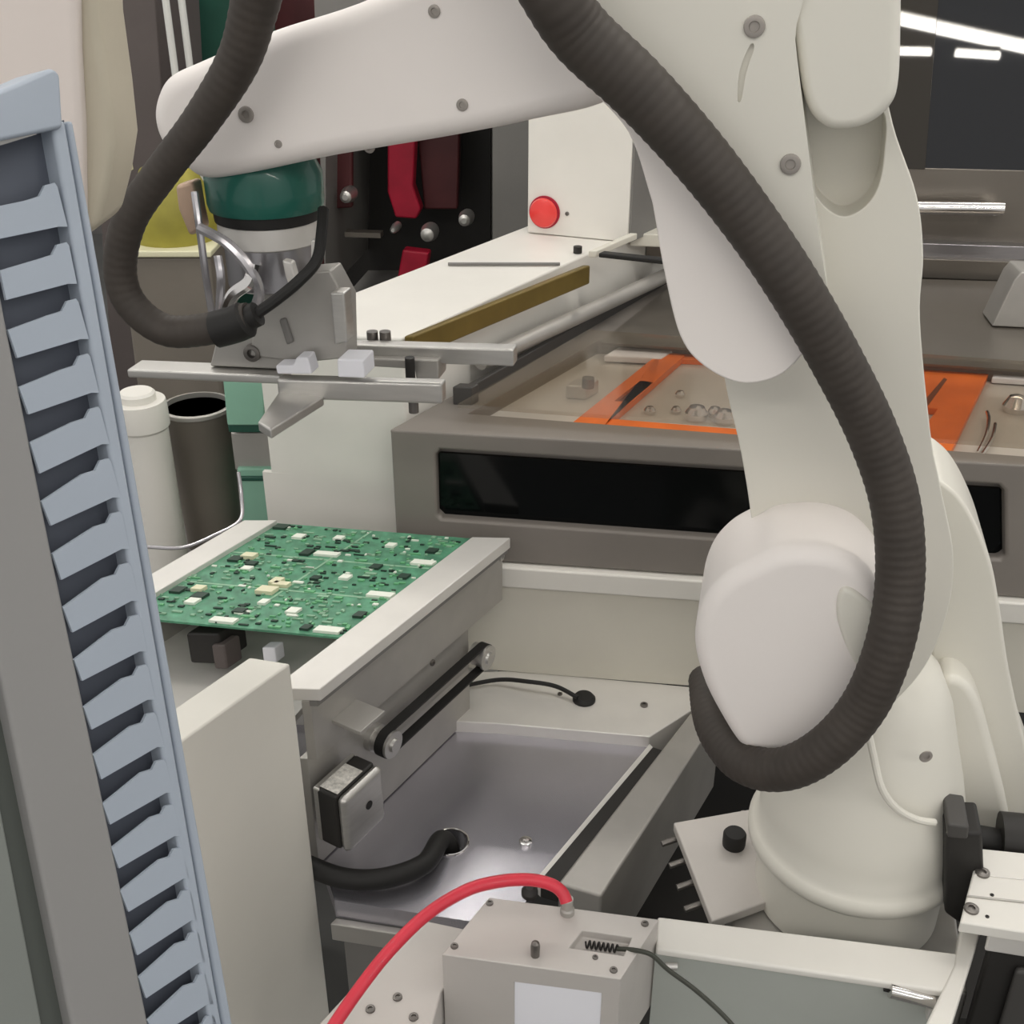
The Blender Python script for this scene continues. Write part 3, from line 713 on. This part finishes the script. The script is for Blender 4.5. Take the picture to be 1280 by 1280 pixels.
gpoly([(344, 457), (366, 457), (370, 447), (384, 447), (390, 468), (346, 468)], .115, .02, 'white_clip', 'paper')
for px in (466, 482):
    p = GP(px, 428, .005); MB().cyl(p-Z*.004, p+Z*.012, .006, seg=14).build('bolt', 'screw_steel', tl)
p = GP(517, 508, .09); MB().cyl(p-Z*.006, p+Z*.02, .005, seg=14).build('pin', 'screw_steel', tl)
p = GP(513, 468, .05); MB().cyl(p-Z*.004, p+Z*.018, .005, seg=14).build('pin', 'charcoal', tl)
screw(GP(317, 440, .086), RN, .009, tl, 'screw_steel', h=.006)
# copper fitting and silver cables by the wrist
gpoly([(218, 232), (240, 226), (246, 262), (252, 288), (236, 296), (222, 262)], .1, .02, 'side_fitting', 'copper', .004)
MB().tube(cr([GP(243, 240, .12), GP(250, 290, .13), GP(258, 350, .13), GP(266, 398, .125)], 8), .0035, 8).build('air_tube', 'wire_silver', tl)
MB().tube(cr([GP(250, 285, .13), GP(285, 305, .14), GP(312, 335, .145), GP(324, 365, .14), GP(316, 392, .13)], 8), .005, 8).build('air_tube', 'wire_silver', tl)
MB().tube(cr([GP(272, 320, .135), GP(276, 350, .14), GP(274, 390, .13)], 8), .004, 8).build('air_tube', 'wire_silver', tl)
MB().tube(cr([GP(282, 390, .14), GP(292, 368, .145), GP(312, 352, .145), GP(318, 330, .14)], 8), .006, 8).build('air_tube', 'chrome', tl)
gpoly([(352, 325), (364, 328), (370, 350), (362, 362), (356, 345)], .12, .01, 'clip', 'alu_bright', .002)
gpoly([(388, 300), (396, 300), (397, 328), (388, 330)], .12, .01, 'clip', 'alu_bright', .002)

# cable conduit: one corrugated hose from the base, over the arm, to the tool
hz = thing('cable_conduit', RP(905, 940, .14), 'black corrugated cable conduit looping along the robot arm to its tool', 'conduit')
hp = [(884, 850, .02), (893, 905, .10), (925, 950, .16), (975, 962, .19), (1030, 937, .2), (1080, 882, .195), (1112, 805, .19), (1125, 720, .175), (1119, 630, .165), (1092, 545, .16), (1048, 455, .165), (990, 355, .175), (932, 270, .175), (868, 188, .18), (795, 108, .185), (728, 45, .19), (690, -10, .2),
      (640, -100, .2), (540, -190, .2), (420, -190, .2), (345, -100, .19), (320, 0, .18), (298, 75, .175), (252, 150, .175), (200, 218, .175), (162, 275, .18), (150, 335, .18), (164, 380, .18), (205, 412, .18), (255, 412, .18), (312, 398, .175)]
hpath = resample(cr([RP(x, y, o_) for x, y, o_ in hp], 10), .0022)
N_ = len(hpath)
def hr(i, n):
    f = i/n
    def ss(a, b): t = min(1, max(0, (f-a)/(b-a))); return t*t*(3-2*t)
    base = .0208+.0022*ss(.42, .55)-.0085*ss(.66, .85)
    return base*(1+.013*math.sin(2*math.pi*i*.0022/.0085))
MB().tube(hpath, .02, 18, hr).build('hose', 'hose_black', hz, angle=80)
MB().tube(resample(cr([RP(270, 412, .18), RP(295, 405, .178), RP(322, 392, .175)], 6), .004), .02, 18, lambda i, n: .0165 if i < n-3 else .011).build('end_collar', 'rubber_black', hz)
MB().tube(cr([RP(315, 396, .175), RP(345, 375, .165), RP(375, 350, .155), RP(396, 325, .14), RP(402, 290, .12), RP(404, 262, .10)], 8), .0052, 10).build('tool_cable', 'rubber_black', hz)

# ================================================================== right foreground frame
ZF = .80
ff = thing('front_frame', PZ(1000, 1240, .5), 'white frame of welded bars in front of the robot pedestal', 'frame')
cbk0, cbk1, cf1, cf0 = PZ(822, 1145, ZF), PZ(1212, 1193, ZF), PZ(1200, 1242, ZF), PZ(820, 1186, ZF)
MB().prism([cbk0, cbk1, cf1, cf0], -Z*.010).build('cross_bar', 'white_paint', ff, .003)
MB().prism([PZ(1202, 1152, ZF+.002), PZ(1228, 1158, ZF+.002), PZ(1190, 1280, ZF+.002), PZ(1172, 1335, ZF+.002), PZ(1131, 1335, ZF+.002), PZ(1157, 1280, ZF+.002), PZ(1193, 1205, ZF+.002)], -Z*.03).build('side_bar', 'white_paint', ff, .003)
MB().prism([cf0-Z*.01-NF*.004, cf1-Z*.01-NF*.004, cf1-Z*.25-NF*.004, cf0-Z*.25-NF*.004], -NF*.004).build('front_sheet', 'sheet_grey', ff)
lc = thing('latch_handle', PZ(1140, 1250, .74), 'silver latch handle on the sheet below the white cross bar', 'latch')
l0, l1 = PZ(1106, 1228, ZF-.002), PZ(1168, 1246, ZF-.002)
MB().tube([PP(1112, 1238, cf0+NF*.014, NF), PP(1166, 1252, cf0+NF*.014, NF)], .0075, 12).build('grip', 'chrome', lc)
MB().pbox(PP(1104, 1226, cf0+NF*.002, NF), PP(1150, 1238, cf0+NF*.002, NF)-PP(1104, 1226, cf0+NF*.002, NF), NF*.008, -Z*.006).build('plate', 'charcoal', lc)
MB().pbox(PP(1160, 1236, cf0+NF*.002, NF), W*.011, NF*.016, -Z*.028).build('end_piece', 'alu_bright', lc, .002)

# aluminium slide module at right
md = thing('slide_module', PZ(1260, 1120, .8), 'pale aluminium slide plate with two countersunk bolts at the frame corner', 'slide module')
ZS = .86
mp_ = [PZ(1224, 1060, ZS), PZ(1400, 1078, ZS), PZ(1400, 1184, ZS), PZ(1200, 1153, ZS)]
MB().prism(mp_, -Z*.014).build('top_plate', 'white_paint', md, .002)
e_ = mp_[2]-mp_[3]
MB().pbox(mp_[3]+(mp_[0]-mp_[3])*.32+Z*.0, (mp_[1]-mp_[0]), (mp_[0]-mp_[3])*.02, Z*.0015).build('step_edge', 'alu_dull', md)
MB().pbox(mp_[3]+(mp_[0]-mp_[3])*.62+Z*.0, (mp_[1]-mp_[0]), (mp_[0]-mp_[3])*.015, Z*.001).build('step_edge', 'alu_bright', md)
MB().pbox(mp_[3]+W*.03-Z*.014+(mp_[0]-mp_[3])*.06, e_*.9, (mp_[0]-mp_[3])*.2, -Z*.03).build('rail_body', 'alu_bright', md, .003)
MB().pbox(mp_[3]+W*.035-Z*.044+(mp_[0]-mp_[3])*.1, e_*.9, (mp_[0]-mp_[3])*.7, -Z*.28).build('dark_housing', 'charcoal', md, .004)
MB().pbox(mp_[3]+W*.065-Z*.06, W*.05, (mp_[0]-mp_[3])*.1, -Z*.2).build('drive_column', 'dark_grey', md, .01)
for px, py in [(1228, 1092), (1214, 1137)]: screw(PZ(px, py, ZS), Z, .0075, md, 'screw_steel', 'countersunk_bolt', .003)
for px, py in [(1240, 1119), (1234, 1146)]: screw(PZ(px, py, ZS), Z, .002, md, 'charcoal', 'pin_hole', .001)

# connectors next to the robot base
cx_ = thing('connector_box', RP(1205, 1130, .02), 'black connector box plugged in beside the robot column', 'connector')
def CP(x, y): return RP(x, y, .10)
MB().prism([CP(1182, 1040), CP(1228, 1042), CP(1230, 1090), CP(1212, 1156), CP(1200, 1156), CP(1181, 1142)], -RN*.05).build('body', 'charcoal', cx_, .004)
MB().prism([RP(1184, 1030, .105), RP(1212, 1034, .105), RP(1210, 1050, .105), RP(1184, 1048, .105)], -RN*.05).build('cap', 'dark_grey', cx_, .003)
MB().tube([RP(1215, 1048, .03), RP(1262, 1056, .03)], .016, 16).build('plug', 'rubber_black', cx_)
MB().tube([RP(1250, 1046, .03), RP(1310, 1052, .03)], .028, 16).build('plug_collar', 'charcoal', cx_)

# ================================================================== pneumatic block in front
ZK = .83
bk = thing('sensor_block', PZ(690, 1250, .6), 'machined pale bridge block with slot and pin in the foreground', 'block')
k1, k2, k3, k4 = PZ(552, 1193, ZK), PZ(776, 1224, ZK), PZ(824, 1149, ZK), PZ(640, 1112, ZK)
k4 = k1+(k3-k2)
slot = [PZ(713, 1184, ZK+.01), PZ(727, 1163, ZK+.01), PZ(812, 1176, ZK+.01), PZ(808, 1192, ZK+.01)]
slot = [PZ(712, 1184, ZK), PZ(728, 1163, ZK), PZ(790, 1172, ZK), PZ(780, 1194, ZK)]
ctop = MB().prism([p+Z*.01 for p in slot], -Z*.02)
kv = k2-k1
nb = kv.cross(Z).normalized()
if nb.y > 0: nb = -nb
hp0 = PP(643, 1228, k1, nb); hp1 = PP(752, 1242, k1, nb)
cgap = MB().pbox(hp0+nb*.02, hp1-hp0, -nb*.3, -Z*.2)
MB().prism([k1, k2, k3, k4], -Z*.13).build('body', 'cast_grey', bk, .0015, cut=[ctop, cgap])
MB().pbox(hp0-nb*.002-Z*.0005, hp1-hp0, -nb*.002, -Z*.12).build('paper_sheet', 'paper', bk)
pn_ = PZ(669, 1194, ZK)
MB().lathe(pn_, [(.0045, 0), (.0048, .013), (.004, .017), (.001, .019)], 16).build('locating_pin', 'screw_steel', bk)
for px, py, r in [(806, 1155, .004), (767, 1213, .004), (744, 1197, .003), (612, 1129, .004), (568, 1183, .004)]:
    screw(PZ(px, py, ZK), Z, r, bk, 'screw_steel', h=.0015)
sp = MB(); s_a, s_b = PZ(732, 1180, ZK-.006), PZ(772, 1186, ZK-.006); dsp = (s_b-s_a)
pth = []
for i in range(120):
    t = i/119; an = t*math.pi*14; pth.append(s_a+dsp*t+(Z*math.cos(an)+dsp.normalized().cross(Z)*math.sin(an))*.0035)
MB().tube(pth, .0011, 6).build('spring', 'charcoal', bk)
MB().tube(cr([s_b, PZ(795, 1188, ZK+.002), PZ(815, 1194, ZK-.0), PZ(835, 1212, ZK-.01), PZ(870, 1238, ZK-.02), PZ(905, 1270, ZK-.03), PZ(940, 1310, ZK-.04)], 8), .0024, 8).build('sensor_cable', 'wire_dark', label='thin dark cable leaving the slot of the pale block', cat='cable')
MB().cyl(PP(832, 1208, k2-nb*.06, nb), PP(832, 1208, k2-nb*.06, nb)+V((.012, 0, 0)), .004).build('cable_clip', 'alu', bk)
# plate left of block
ZL = .775
pl = thing('drilled_plate', PZ(500, 1240, .6), 'pale plate with drilled holes left of the bridge block', 'plate')
k1d, k4d = V((k1.x-.002, k1.y, ZL)), V((k4.x-.002, k4.y, ZL))
pv = [PZ(380, 1300, ZL), PZ(520, 1148, ZL), k4d, k1d, k1d+nb*.1, PZ(380, 1340, ZL)]
MB().prism(pv, -Z*.05).build('plate', 'cast_grey', pl, .002)
for px, py in [(497, 1247), (463, 1262), (517, 1272)]: screw(PZ(px, py, ZL), Z, .005, pl, 'screw_steel', 'screw', .002)
# red hose
rh = thing('air_hose', PZ(710, 1140, ZK), 'red pneumatic hose arching over the pale block to the lower left', 'hose')
rp = [(708, 1128, .03), (703, 1116, .037), (690, 1106, .042), (665, 1100, .046), (630, 1101, .048), (585, 1112, .046), (535, 1142, .04), (490, 1185, .03), (455, 1228, .015), (420, 1278, .0), (395, 1320, -.01)]
MB().tube(resample(cr([PZ(x, y, ZK+z_) for x, y, z_ in rp], 8), .004), .0065, 14).build('tube', 'red_hose', rh)
fb = PZ(709, 1141, ZK)
MB().lathe(fb, [(.0075, 0), (.0075, .006), (.006, .008), (.006, .02)], 20).build('fitting', 'alu_dull', rh)
fb2 = PZ(662, 1118, ZK)
MB().lathe(fb2, [(.009, 0), (.009, .005), (.006, .008), (.004, .01)], 20).build('plug', 'charcoal', bk)

# ================================================================== left foreground: cabinet edge with slotted duct
ct, cb = D(65, 215, .37), D(252, 1210, .445)
wdir = (cb-ct)
DN = U.cross(wdir).normalized()
if DN.dot(CAM-ct) < 0: DN = -DN
def DPt(px, py, off=0): return PP(px, py, ct+DN*off, DN)
hook = [(65, 215), (80, 290), (92, 361), (107, 430), (120, 497), (133, 561), (147, 628), (158, 692), (170, 757), (180, 820), (190, 880), (202, 939), (213, 996), (223, 1050), (234, 1103), (244, 1155), (254, 1208), (264, 1260), (273, 1310)]
left = [(-6, 238), (-2, 319), (8, 394), (22, 466), (36, 536), (50, 609), (64, 675), (77, 742), (91, 808), (103, 868), (115, 928), (127, 990), (138, 1046), (149, 1100), (161, 1154), (172, 1208), (183, 1262), (194, 1312), (204, 1360)]
for n_ in range(1, 9):
    hook.append((273+9.6*n_, 1310+50*n_)); left.append((204+10.6*n_, 1360+50*n_))
dct = thing('wiring_duct', D(240, 1300, .45), 'blue grey slotted wiring duct standing at the cabinet edge', 'wiring duct')
# spine strip right of the fingers
h_all = hook
stripL = [DPt(62, 150), DPt(281, 1350)]
s_top_l, s_bot_l = DPt(72, 165, .0), DPt(280, 1345, .0)
MB().prism([DPt(64, 150), DPt(82, 150), DPt(472, 2400), DPt(459, 2400)], -DN*.012).build('lid_strip', 'duct_grey', dct, .0015)
MB().prism([DPt(83, 152, -.002), DPt(92, 150, -.002), DPt(489, 2400, -.002), DPt(473, 2400, -.002)], -DN*.04).build('lid_side', 'duct_grey', dct, .002)
# back panel seen through slots, dark colour stands in for their inner shade
MB().prism([DPt(-60, 200, -.007), DPt(80, 150, -.007), DPt(462, 2400, -.007), DPt(395, 2400, -.007)], -DN*.002).build('rear_face', 'slot_shade', dct)
# fingers between slots
def lerp2(a_, b2, t): return (a_[0]+(b2[0]-a_[0])*t, a_[1]+(b2[1]-a_[1])*t)
for i in range(len(hook)-1):
    h0_, h1_ = hook[i], hook[i+1]; l0_, l1_ = left[i], left[i+1]
    k = (h1_[1]-h0_[1])/67.0
    rel = [(l0_, 2, 18), (h0_, -30, 32), (h0_, -14, 27), (h0_, -8, 15), (h0_, 3, 12), (h0_, 6, 16), (h1_, 4, -6), (h1_, -6, -6), (l1_, 0, -18)]
    MB().prism([DPt(p[0]+dx*k, p[1]+dy*k) for p, dx, dy in rel], -DN*.0012).build('finger', 'duct_grey', dct)
# duct lower wall left of the fingers (cabinet frame)
cab = thing('cabinet_frame', D(60, 1300, .44), 'grey cabinet frame with dark door gasket beside the slotted duct', 'cabinet')
def shift(p, dx): return (p[0]+dx, p[1])
MB().prism([DPt(-130, 150), DPt(-22, 240), DPt(8, 402), DPt(64, 684), DPt(115, 928), DPt(161, 1154), DPt(204, 1370), DPt(415, 2400), DPt(320, 2400), DPt(108, 1370), DPt(-40, 640)], -DN*.03).build('frame_panel', 'panel_grey', cab, .0015)
MB().prism([DPt(-60, 560, -.006), DPt(-2, 740, -.006), DPt(112, 1375, -.006), DPt(70, 1375, -.006), DPt(-60, 780, -.006)], -DN*.02).build('door_gasket', 'gasket_dark', cab)
MB().prism([DPt(-200, 700, -.003), DPt(-20, 900, -.003), DPt(72, 1380, -.003), DPt(-200, 1380, -.003)], -DN*.02).build('door', 'panel_light', cab, .001)
# duct end cap at the top
MB().prism([DPt(-60, 138, .002), DPt(66, 84, .002), DPt(76, 92, .002), DPt(80, 160, .002), DPt(-60, 190, .002)], -DN*.02).build('end_cap', 'duct_grey', dct, .002)
MB().prism([DPt(-60, 178, .001), DPt(40, 160, .001), DPt(46, 168, .001), DPt(-60, 200, .001)], -DN*.004).build('end_lip', 'panel_grey', dct)
# pillar behind the duct
pil = thing('white_pillar', D(70, 300, .62), 'white plastic pillar with painted beige shade along its edge rising behind the slotted duct', 'pillar')
c_ = D(60, 150, .62)
def PLt(px, py, off=0): return PP(px, py, c_+V((0, -off, 0)), V((0, -1, 0)))
MB().prism([PLt(-80, -80), PLt(92, -80), PLt(95, 60), PLt(101, 160), PLt(103, 290), PLt(66, 300), ground(PLt(66, 300)), ground(PLt(-80, 330))], V((0, .05, 0))).build('face', 'pillar_white', pil, .004)
MB().prism([PLt(90, -80, -.01), PLt(117, -80, -.01), PLt(122, 20, -.01), PLt(135, 110, -.01), PLt(143, 180, -.01), PLt(136, 230, -.01), PLt(122, 285, -.01), PLt(100, 300, -.01)], V((0, .05, 0))).build('shaded_edge', 'pillar_shade', pil, .006)  # beige piece stands in for shade on the pillar's right side
